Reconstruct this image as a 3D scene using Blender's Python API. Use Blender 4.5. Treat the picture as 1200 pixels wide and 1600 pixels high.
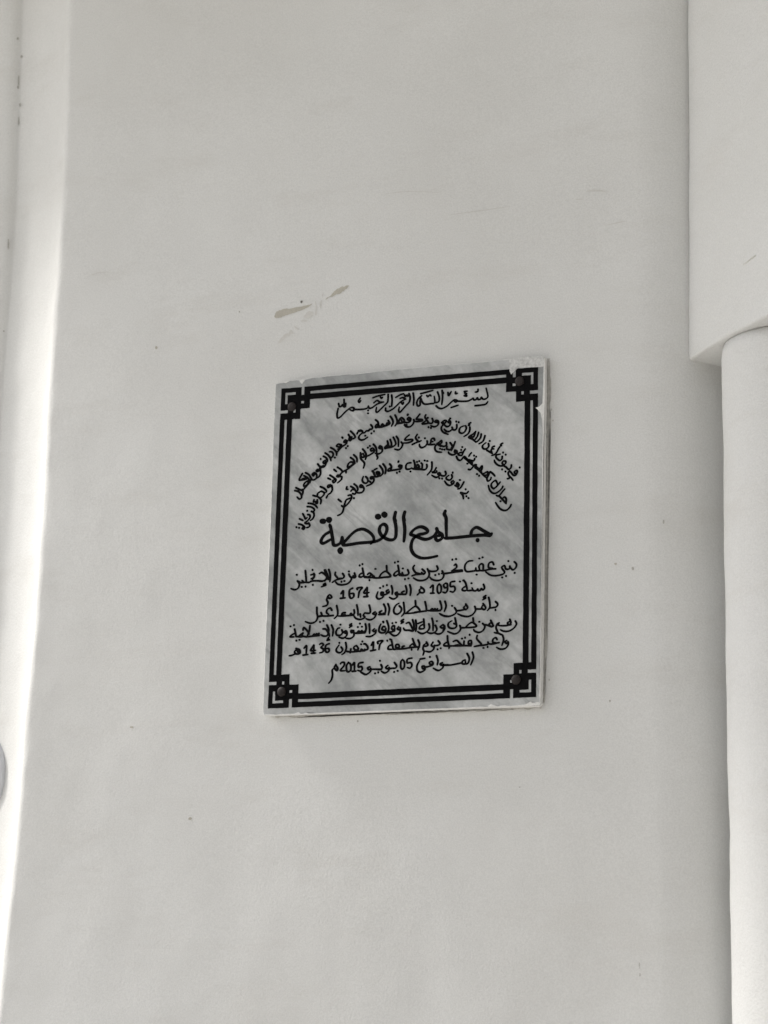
import bpy, bmesh, math, random
from mathutils import Vector, noise
random.seed(7)
for o in list(bpy.data.objects): bpy.data.objects.remove(o)
S = bpy.context.scene
COL = S.collection
# ------------------------------------------------------------------ camera
ZP = 2.35                                   # height of the plaque's centre above the ground
YAW, PITCH, ROLL, FPX = -0.43660, 0.21720, 0.02790, 3609.1
CAM = Vector((1.4110, -3.0904, -0.7111 + ZP))
def camera_axes():
    cy, sy, cp, sp, cr, sr = math.cos(YAW), math.sin(YAW), math.cos(PITCH), math.sin(PITCH), math.cos(ROLL), math.sin(ROLL)
    f = Vector((sy*cp, cy*cp, sp)); r0 = Vector((cy, -sy, 0)); u0 = r0.cross(f)
    return cr*r0 + sr*u0, -sr*r0 + cr*u0, f
RIGHT, UP, FWD = camera_axes()
cam_data = bpy.data.cameras.new('camera'); cam = bpy.data.objects.new('camera', cam_data); COL.objects.link(cam)
from mathutils import Matrix
m = Matrix((RIGHT, UP, -FWD)).transposed().to_4x4(); m.translation = CAM
cam.matrix_world = m
cam_data.sensor_fit = 'HORIZONTAL'; cam_data.sensor_width = 36; cam_data.lens = 36*FPX/1200
cam_data.clip_start = 0.05; cam_data.clip_end = 500
cam_data.dof.use_dof = True; cam_data.dof.focus_distance = 3.45; cam_data.dof.aperture_fstop = 8.0
S.camera = cam
S.render.engine = 'CYCLES'
S.render.resolution_x, S.render.resolution_y = 768, 1024
S.cycles.filter_width = 1.5
# ------------------------------------------------------------------ light
SUN_EL, SUN_AZ = math.radians(44), math.radians(-1)   # azimuth: degrees in front of the wall plane, coming from the left
W = bpy.data.worlds.new('World'); S.world = W; W.use_nodes = True
nt = W.node_tree; nt.nodes.clear()
sky = nt.nodes.new('ShaderNodeTexSky'); sky.sky_type = 'NISHITA'; sky.sun_disc = False
sun_dir = Vector((-math.cos(SUN_EL)*math.cos(SUN_AZ), -math.cos(SUN_EL)*math.sin(SUN_AZ), math.sin(SUN_EL)))  # towards the sun
sky.sun_elevation = SUN_EL; sky.sun_rotation = math.atan2(sun_dir.x, sun_dir.y)
sky.air_density = 1.0; sky.dust_density = 4.0; sky.ozone_density = 0.6
hs = nt.nodes.new('ShaderNodeHueSaturation'); hs.inputs['Saturation'].default_value = 0.27   # a thin white overcast
bg = nt.nodes.new('ShaderNodeBackground'); bg.inputs['Strength'].default_value = 0.15
out = nt.nodes.new('ShaderNodeOutputWorld')
nt.links.new(sky.outputs[0], hs.inputs['Color']); nt.links.new(hs.outputs[0], bg.inputs[0]); nt.links.new(bg.outputs[0], out.inputs[0])
sd = bpy.data.lights.new('sun', 'SUN'); sd.energy = 4.3; sd.angle = math.radians(13); sd.color = (1, .975, .93)
sun = bpy.data.objects.new('sun', sd); COL.objects.link(sun); sun.rotation_euler = sun_dir.to_track_quat('Z', 'Y').to_euler(); sun.location = (-3, -1, 6)
S.view_settings.view_transform = 'Standard'; S.view_settings.look = 'None'; S.view_settings.gamma = 1; S.view_settings.use_curve_mapping = False
S.view_settings.exposure = 0.22
# ------------------------------------------------------------------ helpers
def ray(px, py): return (FWD + RIGHT*((px-600)/FPX) + UP*((800-py)/FPX)).normalized()
def on_y(px, py, y=0.0):
    d = ray(px, py); return CAM + d*((y-CAM.y)/d.y)
def on_z(px, py, z):
    d = ray(px, py); return CAM + d*((z-CAM.z)/d.z)
def lerp(tab, y):
    if y <= tab[0][0]: i = 0
    elif y >= tab[-1][0]: i = len(tab)-2
    else: i = next(k for k in range(len(tab)-1) if tab[k][0] <= y <= tab[k+1][0])
    (a, b), (c, d) = tab[i], tab[i+1]
    return b + (d-b)*(y-a)/(c-a)
def obj(name, bm, mats, parent=None, smooth=False):
    me = bpy.data.meshes.new(name); bm.to_mesh(me); bm.free()
    for mm in (mats if isinstance(mats, (list, tuple)) else [mats]): me.materials.append(mm)
    if smooth:
        for p in me.polygons: p.use_smooth = True
    o = bpy.data.objects.new(name, me); COL.objects.link(o)
    if parent: o.parent = parent
    return o
def tag(o, label=None, cat=None, group=None, kind=None):
    if label: o['label'] = label
    if cat: o['category'] = cat
    if group: o['group'] = group
    if kind: o['kind'] = kind
    return o
def fbm(p, sc, oct=3):
    p = p*sc; a = 0; w = 1
    for k in range(oct): a += w*noise.noise(p); p = p*2.03; w *= .5
    return a
# ------------------------------------------------------------------ materials
def new_mat(name):
    mt = bpy.data.materials.new(name); mt.use_nodes = True; n = mt.node_tree
    return mt, n, n.nodes['Principled BSDF']
def N(n, t, **kw):
    x = n.nodes.new(t)
    for k, v in kw.items():
        if k in x.inputs: x.inputs[k].default_value = v
        else: setattr(x, k, v)
    return x
def mapped(n, scale=(1, 1, 1), rot=(0, 0, 0)):
    tc = N(n, 'ShaderNodeTexCoord'); mp = N(n, 'ShaderNodeMapping')
    mp.inputs['Scale'].default_value = scale; mp.inputs['Rotation'].default_value = rot
    n.links.new(tc.outputs['Object'], mp.inputs[0]); return mp.outputs[0]
def slanted(n, ang, scale):
    a = mapped(n, (1, 1, 1), (0, ang, 0)); mp = N(n, 'ShaderNodeMapping'); mp.inputs['Scale'].default_value = scale
    n.links.new(a, mp.inputs[0]); return mp.outputs[0]
def ramp(n, src, stops):
    r = N(n, 'ShaderNodeValToRGB'); e = r.color_ramp.elements
    while len(e) < len(stops): e.new(.5)
    for q, (p, c) in zip(e, stops): q.position = p; q.color = c if len(c) == 4 else (*c, 1)
    n.links.new(src, r.inputs[0]); return r.outputs[0]
def mix(n, fac, a, b, mode='MIX'):
    x = N(n, 'ShaderNodeMix', data_type='RGBA', blend_type=mode)
    if isinstance(fac, (int, float)): x.inputs[0].default_value = fac
    else: n.links.new(fac, x.inputs[0])
    for s, v in ((6, a), (7, b)):
        if isinstance(v, tuple): x.inputs[s].default_value = (*v, 1)
        else: n.links.new(v, x.inputs[s])
    return x.outputs[2]
def plaster(name, c1, c2, stain, grain=.75):
    mt, n, b = new_mat(name)
    v = mapped(n)
    big = N(n, 'ShaderNodeTexNoise', Scale=2.6, Detail=5, Roughness=.6); n.links.new(v, big.inputs[0])
    base = ramp(n, big.outputs[0], [(.38, c1), (.62, c2)])
    vs = mapped(n, (1.6, 1, 5.5), (0, .06, 0))
    st = N(n, 'ShaderNodeTexNoise', Scale=2.2, Detail=7, Roughness=.68); n.links.new(vs, st.inputs[0])
    sm = ramp(n, st.outputs[0], [(.53, (0, 0, 0)), (.74, (1, 1, 1))])
    base = mix(n, sm, base, stain)
    fine = N(n, 'ShaderNodeTexNoise', Scale=420, Detail=3, Roughness=.7); n.links.new(v, fine.inputs[0])
    base = mix(n, .32, base, ramp(n, fine.outputs[0], [(.36, (.72, .72, .71)), (.64, (1, 1, 1))]), 'MULTIPLY')
    n.links.new(base, b.inputs['Base Color']); b.inputs['Roughness'].default_value = .72
    b.inputs['Specular IOR Level'].default_value = .25
    g1 = N(n, 'ShaderNodeTexNoise', Scale=260, Detail=4, Roughness=.62); n.links.new(v, g1.inputs[0])
    g2 = N(n, 'ShaderNodeTexNoise', Scale=34, Detail=6, Roughness=.6); n.links.new(v, g2.inputs[0])
    ad = N(n, 'ShaderNodeMath', operation='MULTIPLY_ADD'); n.links.new(g2.outputs[0], ad.inputs[0]); ad.inputs[1].default_value = .5; n.links.new(g1.outputs[0], ad.inputs[2])
    bp = N(n, 'ShaderNodeBump', Strength=grain, Distance=.0016); n.links.new(ad.outputs[0], bp.inputs['Height']); n.links.new(bp.outputs[0], b.inputs['Normal'])
    return mt
def marble(name, tint=1.03):
    mt, n, b = new_mat(name)
    v = slanted(n, -.8, (1, 1, 2.0))
    cl = N(n, 'ShaderNodeTexNoise', Scale=5.5, Detail=6, Roughness=.55, Distortion=.3); n.links.new(v, cl.inputs[0])
    c = ramp(n, cl.outputs[0], [(.36, (.345*tint, .356*tint, .357*tint)), (.5, (.45*tint, .457*tint, .455*tint)), (.64, (.59*tint, .595*tint, .59*tint))])
    v2 = slanted(n, -.75, (1, 1, 5.0))
    ve = N(n, 'ShaderNodeTexNoise', Scale=3.4, Detail=6, Roughness=.62, Distortion=.25); n.links.new(v2, ve.inputs[0])
    dist = N(n, 'ShaderNodeMath', operation='SUBTRACT'); n.links.new(ve.outputs[0], dist.inputs[0]); dist.inputs[1].default_value = .56
    ab = N(n, 'ShaderNodeMath', operation='ABSOLUTE'); n.links.new(dist.outputs[0], ab.inputs[0])
    vein = ramp(n, ab.outputs[0], [(.0, (.55, .55, .55)), (.045, (0, 0, 0))])
    c = mix(n, vein, c, (.30*tint, .305*tint, .305*tint))
    d2 = N(n, 'ShaderNodeMath', operation='SUBTRACT'); n.links.new(ve.outputs[0], d2.inputs[0]); d2.inputs[1].default_value = .44
    a2 = N(n, 'ShaderNodeMath', operation='ABSOLUTE'); n.links.new(d2.outputs[0], a2.inputs[0])
    c = mix(n, ramp(n, a2.outputs[0], [(.0, (.34, .34, .34)), (.05, (0, 0, 0))]), c, (.66*tint, .665*tint, .66*tint))
    bl = N(n, 'ShaderNodeTexNoise', Scale=40, Detail=5, Roughness=.6); n.links.new(mapped(n), bl.inputs[0])
    c = mix(n, .65, c, ramp(n, bl.outputs[0], [(.38, (.70, .71, .70)), (.62, (1, 1, 1))]), 'MULTIPLY')
    sp = N(n, 'ShaderNodeTexNoise', Scale=190, Detail=4, Roughness=.7); n.links.new(mapped(n), sp.inputs[0])
    c = mix(n, .4, c, ramp(n, sp.outputs[0], [(.33, (.74, .75, .74)), (.66, (1, 1, 1))]), 'MULTIPLY')
    n.links.new(c, b.inputs['Base Color']); b.inputs['Roughness'].default_value = .5; b.inputs['Specular IOR Level'].default_value = .3
    return mt
def plain(name, col, rough=.5, var=.25, scale=120, spec=.4):
    mt, n, b = new_mat(name)
    t = N(n, 'ShaderNodeTexNoise', Scale=scale, Detail=5, Roughness=.65); n.links.new(mapped(n), t.inputs[0])
    lo = tuple(x*(1-var) for x in col); hi = tuple(min(1, x*(1+var)) for x in col)
    n.links.new(ramp(n, t.outputs[0], [(.3, lo), (.7, hi)]), b.inputs['Base Color'])
    b.inputs['Roughness'].default_value = rough; b.inputs['Specular IOR Level'].default_value = spec
    bp = N(n, 'ShaderNodeBump', Strength=.25, Distance=.0006); n.links.new(t.outputs[0], bp.inputs['Height']); n.links.new(bp.outputs[0], b.inputs['Normal'])
    return mt
M_WALL = plaster('white lime plaster', (.765, .76, .738), (.80, .797, .778), (.74, .73, .703), .5)
M_BLOCK = plaster('white painted stone', (.79, .787, .768), (.82, .818, .805), (.765, .755, .73), .8)
M_MARBLE = marble('grey marble')
M_SIDE = plaster('whitewashed slab edge', (.80, .795, .77), (.84, .835, .82), (.77, .75, .71), .5)
M_PAINT = plain('black lettering paint', (.006, .006, .0065), .85, .35, 200, .05)
M_SCREW = plain('dark bronze screw', (.022, .017, .016), .6, .4, 260, .3)
M_SMEAR = plain('whitewash smear', (.79, .785, .76), .8, .10, 300, .2)
M_FILM = plain('thin whitewash film over marble', (.60, .60, .585), .8, .30, 160, .2)
M_GOUGE = plain('bare beige plaster', (.515, .488, .425), .9, .10, 400, .1)
M_FAINT = plain('dulled plaster', (.675, .662, .63), .9, .05, 400, .1)
M_SPECK = plain('dark fleck', (.16, .15, .135), .9, .3, 600, .1)
M_CRUMB = plain('dark crumbs', (.47, .455, .42), .9, .3, 600, .1)
M_GREY = plain('grey painted metal', (.62, .63, .65), .6, .06, 60, .3)
M_GROUND = plain('pale paving', (.42, .41, .39), .9, .15, 6, .1)
M_BLOCKER = plain('dark blocker', (.13, .12, .105), .9, .25, 9, .1)
M_SHADOW_GRIME = plain('painted contact shadow and grime', (.58, .565, .53), .95, .18, 150, .1)
PEN = 1.2
# hand lettering of the plaque: (line, crop origin x, y, scale, pen width in photo px, strokes); a stroke is a run of x,y points, one point alone is a dot
LETTERING = [
('opening phrase', 520, 595, 9.231, 2.7, """78,400 62,480 70,535 110,522 170,460 230,408 275,385 310,400 300,432 262,425 245,412;300,413 380,414 460,407 500,392 516,362;514,372 530,397 570,387 620,350 660,328 735,306;592,318 640,285 680,308 735,306;510,428;510,470;398,250 372,288 385,312 406,285;85,330 95,370 125,368 140,345 160,372 182,372 190,325;163,270 166,365;580,246 650,220 755,196;690,238 706,252 722,236;800,197 798,262 788,312 740,362 690,412 645,453 624,440 632,385;850,207 856,280 850,368;822,372;764,395 764,430 800,441 870,405 930,352 970,312 1010,285 1050,266;972,256 1010,243 1052,265;985,305 1010,338 1022,310;910,241 970,205 1025,185;1035,205 1052,226 1070,205 1085,222 1100,196;1102,187 1116,240 1105,305 1060,355 1010,412 970,455 952,430 960,380;1160,180 1170,262 1164,352"""),
('opening phrase', 640, 595, 9.231, 2.7, """175,215 125,262 104,320 120,362 150,352 152,292 162,240;160,250 185,310 222,337 300,331 362,315 356,225;404,163 428,235 420,300 362,318;470,140 476,235 465,342;470,150 490,180;160,186 250,163 338,139;250,215 268,228 290,205 310,218;385,363 420,393 470,400 540,365 600,310 640,278 672,278 690,294 665,308 645,296;680,292 760,297 840,292 890,270 915,253 930,276 960,270 976,245 992,270 1025,265 1036,240 1060,265 1100,260 1130,225 1115,150 1105,108;600,387 702,352;945,360 1040,350 1098,338 1130,300;555,170 565,215 602,155;664,162 664,186 692,180;790,155 832,150;800,160 800,182 826,185;790,216 826,221 806,192;988,125 984,155 948,165"""),
('title', 495, 790, 8.571, 4.4, """1180,85 1162,160 1178,300 1175,400 1166,480;1178,90 1164,160 1176,200;1055,90 1040,175 1060,280 1060,400 1035,450 980,460 915,436 860,390 838,330 855,272 900,250 936,282 936,340 908,400 860,447 800,476 700,492 560,503 450,521 380,530 350,515 400,455 460,390 530,335 610,315 680,340 740,390 765,440 755,482 722,512;1052,100 1038,170 1058,205;350,512 340,422;341,428 320,495 270,530 225,523 215,460 200,370 187,300 175,262;185,290 175,258;178,350 110,390 65,450 60,490 90,505 150,475 205,443"""),
('title', 495, 790, 8.571, 7.6, """78,213 86,207;160,194 170,188;815,152 825,146;904,124 912,120;311,606 319,599"""),
('title', 630, 790, 8.276, 4.4, """545,70 532,112 554,160 556,260 560,400;546,75 530,105 548,128;545,422 650,417 800,401 960,386 1060,383 1125,388 1146,360;875,375 890,322 930,287 970,287 1040,327 1135,375;1060,370 1135,380;434,298 450,340 500,372 504,420 450,453 422,430 430,395 478,390;440,330 408,382 350,422 280,437 200,412 130,385 97,368 130,320 190,282 250,277 308,312 312,345 260,365 190,380 130,432 105,500 106,570 140,630 200,668 270,681 360,671 440,652"""),
('title', 630, 790, 8.276, 5.2, """960,448 966,446"""),
('outer arc', 720, 665, 12, 2.8, """1100,788 1110,783;950,740 940,790 900,822 870,800 845,775 820,760 778,705 800,667 843,672 838,712 800,742;815,750 750,757 690,737 645,692 630,650;778,580 770,630 730,655 682,622 660,582 680,550 740,535;790,503 798,510;838,542 848,550;770,818 782,826;832,858 845,866;735,395 705,440 680,490 640,540 580,562;788,330 750,352 764,378;632,388 598,400 588,430 622,438;592,425 570,470 585,515;490,465 540,492 592,522;520,340 525,390 490,430 440,440 407,405 420,365 475,320;540,292 548,288;455,190 430,270 400,310 340,343;385,160 370,230 320,290 287,310;335,130 310,205 270,262;282,110 230,160 150,217 230,262 285,312;275,120 240,215 180,190"""),
('outer arc', 720, 730, 12, 2.8, """1012,78 1050,62 1060,98 1022,117 1000,92;1062,90 1030,150 985,150 950,108 915,75 890,108 905,160 950,205 978,242;880,216;905,208"""),
('outer arc', 640, 640, 12, 2.8, """1050,307 1065,350 1030,420 975,445 930,412 950,340 1020,305;1130,330 1125,400 1090,460 1020,505;1148,246 1112,266 1124,290 1100,300;885,283 885,340 858,380 812,374 793,332;800,335 800,370 742,410 690,405 650,368;875,226;922,237;742,197 770,240 750,300 700,320 652,290;748,205 725,235 762,255;762,166;598,246 650,207 688,212 668,250 612,258 660,282;632,285 600,325 600,380 640,430 722,463;517,240 482,233 490,207 530,210 545,250 520,300 460,323 400,303;425,170 440,215 420,255 378,260;350,328 362,333;396,342 408,347;305,100 290,140 318,190 370,258;300,215 236,270 380,252;343,155;195,86 130,170 150,182 230,187 235,212 150,225 85,222"""),
('outer arc', 560, 640, 12, 2.8, """1040,190 1042,230 1010,290 960,325 900,320 860,290;972,160 940,150 920,180 958,200 982,170 970,222 920,243 860,237;922,102;930,92;872,284;906,287;870,240 850,182 800,152 762,210 770,250 828,248 800,192;860,241 770,257 720,265;690,105 718,170 728,240 687,308;602,130 640,190 650,250 620,312;562,207 590,260 560,280 540,250 520,290 480,300 450,270 420,310 380,312;325,195 365,230 375,290 340,338 320,320 345,280 400,310;350,332 430,330 500,308 580,280;236,287 265,330 255,365 210,372 198,397 150,402 120,432 80,440;72,442 20,490 10,540 50,570 110,560 178,515;125,494 135,488;0,398 50,388 95,440;240,455 252,440;290,412 300,400"""),
('outer arc', 500, 670, 12, 2.8, """695,95 722,52 800,38;576,46 630,100 660,150 640,180 590,190;535,110 560,150 590,190 570,222 545,200 560,160 602,152;510,230 472,212 450,250 500,260 480,292 420,330 390,340;425,172;418,160;484,368 492,358;516,328 526,320;400,302 342,290 312,322 358,340 400,312 370,370 330,382;430,322 370,382 320,440;202,356 260,386 308,440 310,498;280,540;182,432 220,432 250,472 230,530 180,542;100,456 150,490 190,540 206,598;66,516 110,540 140,590 120,642;102,590 62,620 80,650 120,620 92,700 42,720 0,702;14,566"""),
('outer arc', 455, 700, 12, 2.8, """500,302 530,340 580,350 632,338;605,330 570,355 545,400;492,402 472,430 508,438 518,405 490,420;540,380 550,430 548,490 520,540 470,568;432,460 397,490 420,522 450,472 480,510 470,570 420,600 370,592;272,466 330,500 372,562 390,590;242,522 300,550 340,602 350,630;212,478 152,592 200,600 292,582;207,582 280,562;350,642 318,622 272,640 237,690 250,720 300,682 322,640;370,602 340,652 290,712 230,782 215,830;90,746 150,775 212,802"""),
('outer arc', 455, 760, 12, 2.8, """70,80 140,100 190,160 190,220 150,235 112,200;210,60 222,110 195,180"""),
('middle arc', 720, 665, 12, 2.8, """200,510 172,542 150,580;250,563;290,585;262,620 243,660 195,655 160,640;215,735 160,685 110,640 62,602;120,716 128,712;145,822 182,826 218,788 255,740 292,740 262,768;290,790 340,822 394,757 400,802 370,850 302,802;262,745 300,780 360,832 392,872"""),
('middle arc', 720, 730, 12, 2.8, """270,8 330,50 390,112 440,162 492,205;428,122 500,86 498,140 450,152;545,90 520,150 490,215 510,260 556,234 570,192;556,88 600,120 640,165;305,130;345,160;740,280 700,330 650,382 602,395 570,342 590,292 650,250 680,290 690,330;615,400 622,404;790,360 770,400 720,450 650,490 590,480 540,422 518,342;825,410 790,450 742,510 702,540 668,530;720,542 780,602 850,682;790,582 820,560 850,592 852,672;742,643 750,637;945,702 920,750 870,800 810,812 742,782 690,722 655,665"""),
('middle arc', 640, 690, 12, 2.8, """1045,140 1010,190 982,262;1000,202 940,210 912,242 970,265;968,156;988,104;880,280 910,340 960,350 1002,302 1030,282 1080,330 1180,400"""),
('middle arc', 640, 640, 12, 2.8, """850,762 888,780 880,820 842,792 855,765;888,790 860,832 802,850 745,825 728,797;855,602 822,690 782,770;762,622 790,660 810,702;700,690 702,740 770,752 790,702;690,620 692,660 650,690 602,682 570,662;512,640 560,610 595,580 600,622 560,650 522,645 580,690;522,652 480,690 480,750 520,790 600,800;572,735;612,746;655,750;470,572 455,540 415,550 402,592 438,602;470,652 400,657 340,655;330,590 330,640 290,690 230,715 192,690 185,652;405,600 385,645;285,540 292,536;145,467 115,520 130,560 170,600 220,582;50,658 120,622 202,590;175,525"""),
('middle arc', 560, 640, 12, 2.8, """955,476 890,530 880,572 1000,560 1012,590 930,622 840,627;805,612 830,650 802,720 750,755 682,742;715,505 750,570 750,690;657,522 690,590 700,650 650,692 622,682;597,562 620,630 620,690;545,596 560,660 510,730 500,702 550,652;545,590 570,680 620,697;505,727 560,715 640,702;438,700 402,682 390,722 438,738;442,705 450,770 420,812 370,832 320,820;285,652 330,712 345,802;270,722 232,740 242,775 290,760;285,735 295,790 230,842 150,882;178,715;218,682"""),
('middle arc', 560, 700, 12, 2.8, """92,102 52,130 62,170 110,168 100,122;40,92 42,190 80,240 115,290 95,378;82,22 130,82 150,150 130,215;347,142 362,180 347,212"""),
('middle arc', 500, 670, 12, 2.8, """636,490 690,550 695,622;576,542 630,582 650,640 612,690;640,642 580,622 532,660 520,720 570,700 640,642;660,642 602,690 540,742 460,790 420,802;490,790 488,828;330,722 390,762 428,812;265,766 310,802"""),
('middle arc', 455, 700, 12, 2.8, """880,502 856,530 898,540 910,502;950,540 940,592 870,655;960,452 915,510 950,545;730,512 790,552 840,602 802,650 780,612 832,592;692,568 742,592;740,692 692,702 692,740 740,722;762,705 772,780 740,842 692,872;550,727 610,752 660,802 652,832"""),
('middle arc', 455, 760, 12, 2.8, """660,215 682,172;570,92 620,122 602,170 540,220 500,190;562,90 502,130 490,170;412,170 482,190;510,202 560,252 552,328;430,252 422,290 470,282;490,252 490,318 450,292;320,316 390,326 450,352 490,402;302,380 370,386 428,420 430,460 390,480;382,470 420,492 430,550 402,610 360,640;302,458;220,516 250,570 270,610 302,582;312,530 350,540 350,592 302,652;300,652 260,682 290,700 340,692;330,690 350,732 330,762 290,775;160,610 222,640;142,706 202,722 250,762 240,802 210,790 232,750;100,766;150,778"""),
('inner arc', 720, 730, 12, 2.8, """142,456 110,490 60,492 0,472;0,482 40,530 50,592;92,416;106,546;145,580"""),
('inner arc', 640, 690, 12, 2.8, """322,432 326,480 290,525 220,522 180,502;240,422 235,510;278,357 290,355;325,366 340,364;220,405;418,386 420,450 408,532 332,628;500,492 460,560 422,577 500,580 510,550;560,582 532,602 560,630 580,592;572,600 550,650 490,670 420,632;670,562 682,602 660,640 610,642 580,622;560,690;610,695;790,626 800,670 760,720 702,710 690,672 740,632;810,582;820,732 782,760 810,800 840,752;828,785 760,822 702,802 660,742;918,802 892,772 880,820 918,838 930,802;905,850 850,822;945,722;1020,757 990,812 950,872 902,890"""),
('inner arc', 560, 700, 12, 2.8, """985,277 920,290 890,342 902,395 960,395 1000,372;1040,236 1060,310 1050,390 1002,382;1140,342 1110,312 1080,350 1128,375 1150,350;1060,397 1150,402 1200,402;1100,262;1142,246;978,442;808,332 770,322 760,350 808,355 820,330;815,345 800,390 740,402 640,422;748,262;755,250;718,470 728,462;768,447 778,440;590,302 620,352 600,420 562,430 570,392 612,370;600,427 680,412 740,402;465,302 510,370 515,430 500,485;402,332 450,402 460,470 420,520 380,512;390,452 342,450 360,500 408,480 370,470;262,435 300,470;300,410 355,382;272,432 302,500 330,540 392,530;282,542 232,545 240,580 290,562;288,565 290,612 250,670 152,715;228,640 190,622 150,660 100,650 75,602 95,535;142,540 170,572 180,622"""),
('inner arc', 520, 720, 12, 2.8, """560,472 522,452 510,490 553,500;573,492 585,540 550,590 480,602 440,582;402,436 450,480 470,540 432,590;340,482 400,520 430,572;340,570 370,540 420,542;265,490 258,530 285,535;375,616 420,622 440,582;398,702;290,652 338,642 350,690 260,730 230,790 220,858 280,810 340,732 358,692;170,846 210,870 230,852;205,882 190,950 150,1000 90,1028;107,726 160,770"""),
('first line', 690, 860, 9.231, 2.8, """1050,166 1080,200 1070,250 1030,280 1000,257 985,230;985,228 978,265 930,270 908,222 870,240 880,272 908,312 880,345 780,365 702,355 640,312;962,150 966,160;1055,325;875,390;930,370;752,205 732,168 690,180 675,220 685,250 735,255;780,266 700,272 620,290 540,292;600,282 600,212 570,195 540,230 550,280;545,292 500,292 495,252;500,292 430,302 362,305 335,262 345,200 390,157 450,150;545,117;592,101;505,345 508,355;182,216 205,200 216,246 150,293;300,300 200,312 120,325 20,335;298,285 225,290 145,296;155,135;210,125;20,330 0,333"""),
('first line', 570, 865, 9.231, 2.8, """1117,252 1140,310 1110,370 1040,390 970,372 940,342;1125,288 1200,286;1040,180 1055,222 1030,250 960,257 920,242;905,222 930,290 910,350 850,385 770,387 702,352;1018,310;1070,295;830,226 870,270 850,297 820,272;715,172 697,212 730,270 800,292 850,292;682,322 740,302 820,297;620,236 635,280 610,310 560,312 540,272;545,312 510,292;480,172 490,230 500,310;490,242 440,272 420,310 450,320 490,292;500,312 560,317 620,302;435,130;480,116;550,215;580,370;630,358;315,177 320,262;210,342 240,292 300,256 350,290 372,330 300,342 200,347;370,332 180,352 100,342;155,222;40,302 70,282 110,312 130,342 0,347;68,384"""),
('first line', 450, 870, 9.231, 2.8, """1190,272 1150,292 1100,282;1075,166 1085,220 1097,280;1080,232 1040,252 1027,285 1060,292 1090,272;1100,292 1200,302;1035,125;1075,106;960,236 975,290 950,300 940,272;880,252 900,290 940,302;915,302 908,340 860,388 780,405 720,395 690,366;880,212;790,242 810,280 790,310 732,312;685,226 682,262 720,310;640,370 702,332 790,312;772,360;816,350;590,186 610,262 605,358;540,192 570,262 582,330;530,192 560,290 530,352;455,242 490,227 540,262 570,310 500,352 440,352;540,382 512,400 550,407 482,434;375,242 380,290 350,330;332,262 380,252 375,290 332,320;500,352 420,347 340,352 300,370 230,367;355,190;360,405;252,202 260,290 265,360;230,370 205,342;140,352 165,390 150,450 100,475 45,460;230,372 180,372 150,352;200,436;255,430;128,260"""),
('second line', 690, 860, 9.231, 2.8, """605,492 620,540 600,570 570,552 560,577 530,580 520,557 500,580 460,580 440,542;460,577 430,577 380,582;320,432 350,480 372,580;360,512 310,542 300,572 340,582 370,562;265,450;315,435;432,474;60,472 30,500 50,540 85,520 80,482 60,472;85,510 85,570 60,610 20,602;190,446 132,462 130,520 178,520 195,560 170,600 125,592"""),
('second line', 570, 865, 9.231, 2.8, """1075,437 1047,480 1050,550 1075,572 1100,542 1100,472 1075,437;945,492 985,457 980,570;950,572 1002,570;810,482 853,520 853,560 802,560 790,522 820,502;790,562 755,600;650,452 665,520 655,603;590,466 605,530 595,580 552,590;570,542 532,560 550,590;590,587 502,587 470,572;468,556 440,570 460,600 480,577;478,582 460,632 410,655 357,632;385,466 400,530 395,588;340,522 312,540 330,570 355,542;352,562 292,592 240,582;270,562 237,560 240,600 275,592;272,585 260,630 202,655 170,622 190,552;320,455;222,496;265,472"""),
('second line', 450, 870, 9.231, 2.9, """765,532 797,490 795,590;757,600 825,592;935,452 890,480 885,550 905,597 945,580 945,532 895,532;1000,470 1002,450 1070,446 1030,502 1015,588;1140,442 1095,520 1170,516;1142,445 1140,570;1095,577 1155,572;600,547 577,570 600,600 630,587 615,552;575,572 560,620 575,660 560,700 502,718"""),
('third line', 690, 920, 9.231, 2.8, """780,186 810,220 790,260 740,272 690,280;680,126 695,200 695,270 660,315;778,305;640,97 612,112 610,130 640,132 592,160;600,216 635,270 620,300 580,282 590,242;480,256 490,310 450,370 380,400 300,390 235,362;500,292 590,292;350,222 375,270 350,300 320,272 345,242;340,297 270,312 220,317;190,276 215,325 190,365 120,395 50,397 0,377;152,246;50,182 65,250 40,328"""),
('third line', 570, 925, 9.231, 2.8, """1200,352 1130,340 1080,312;1085,132 1105,200 1105,250 1070,267;1050,242 1030,267 1010,242 990,267 970,242 940,267;1090,267 1002,272 900,267;870,142 885,210 890,265;890,272 780,287 720,292;730,126 735,200;600,302 660,252 730,207 780,242 788,280 702,302 580,312;560,152 570,240 570,300 530,350;500,202 530,240 515,290 470,320 425,302 420,250 450,192 495,162;335,172 355,240 340,333;275,177 300,240 290,310 240,327;245,272 210,292 240,320 270,302;290,322 200,327;150,287 117,310 150,325 170,302;168,310 140,370 80,402 20,387;65,192 80,260 70,305 0,302"""),
('third line', 440, 930, 9.231, 2.8, """1200,257 1180,290 1200,320 1140,350 1075,337 1045,302;1135,272 1140,318;1085,142 1100,220 1102,290;1045,212 1050,260 1020,287 1000,262 980,290 950,292;920,252 880,257 870,285 920,282;1040,287 930,297 820,302;795,152 810,230 805,290 760,338;725,216 702,186 660,207 650,250 680,275;745,292 640,302 580,297;570,252 580,290 540,302;510,177 510,250 520,320 490,380 420,405 345,382;580,302 515,312;555,386;605,370"""),
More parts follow.
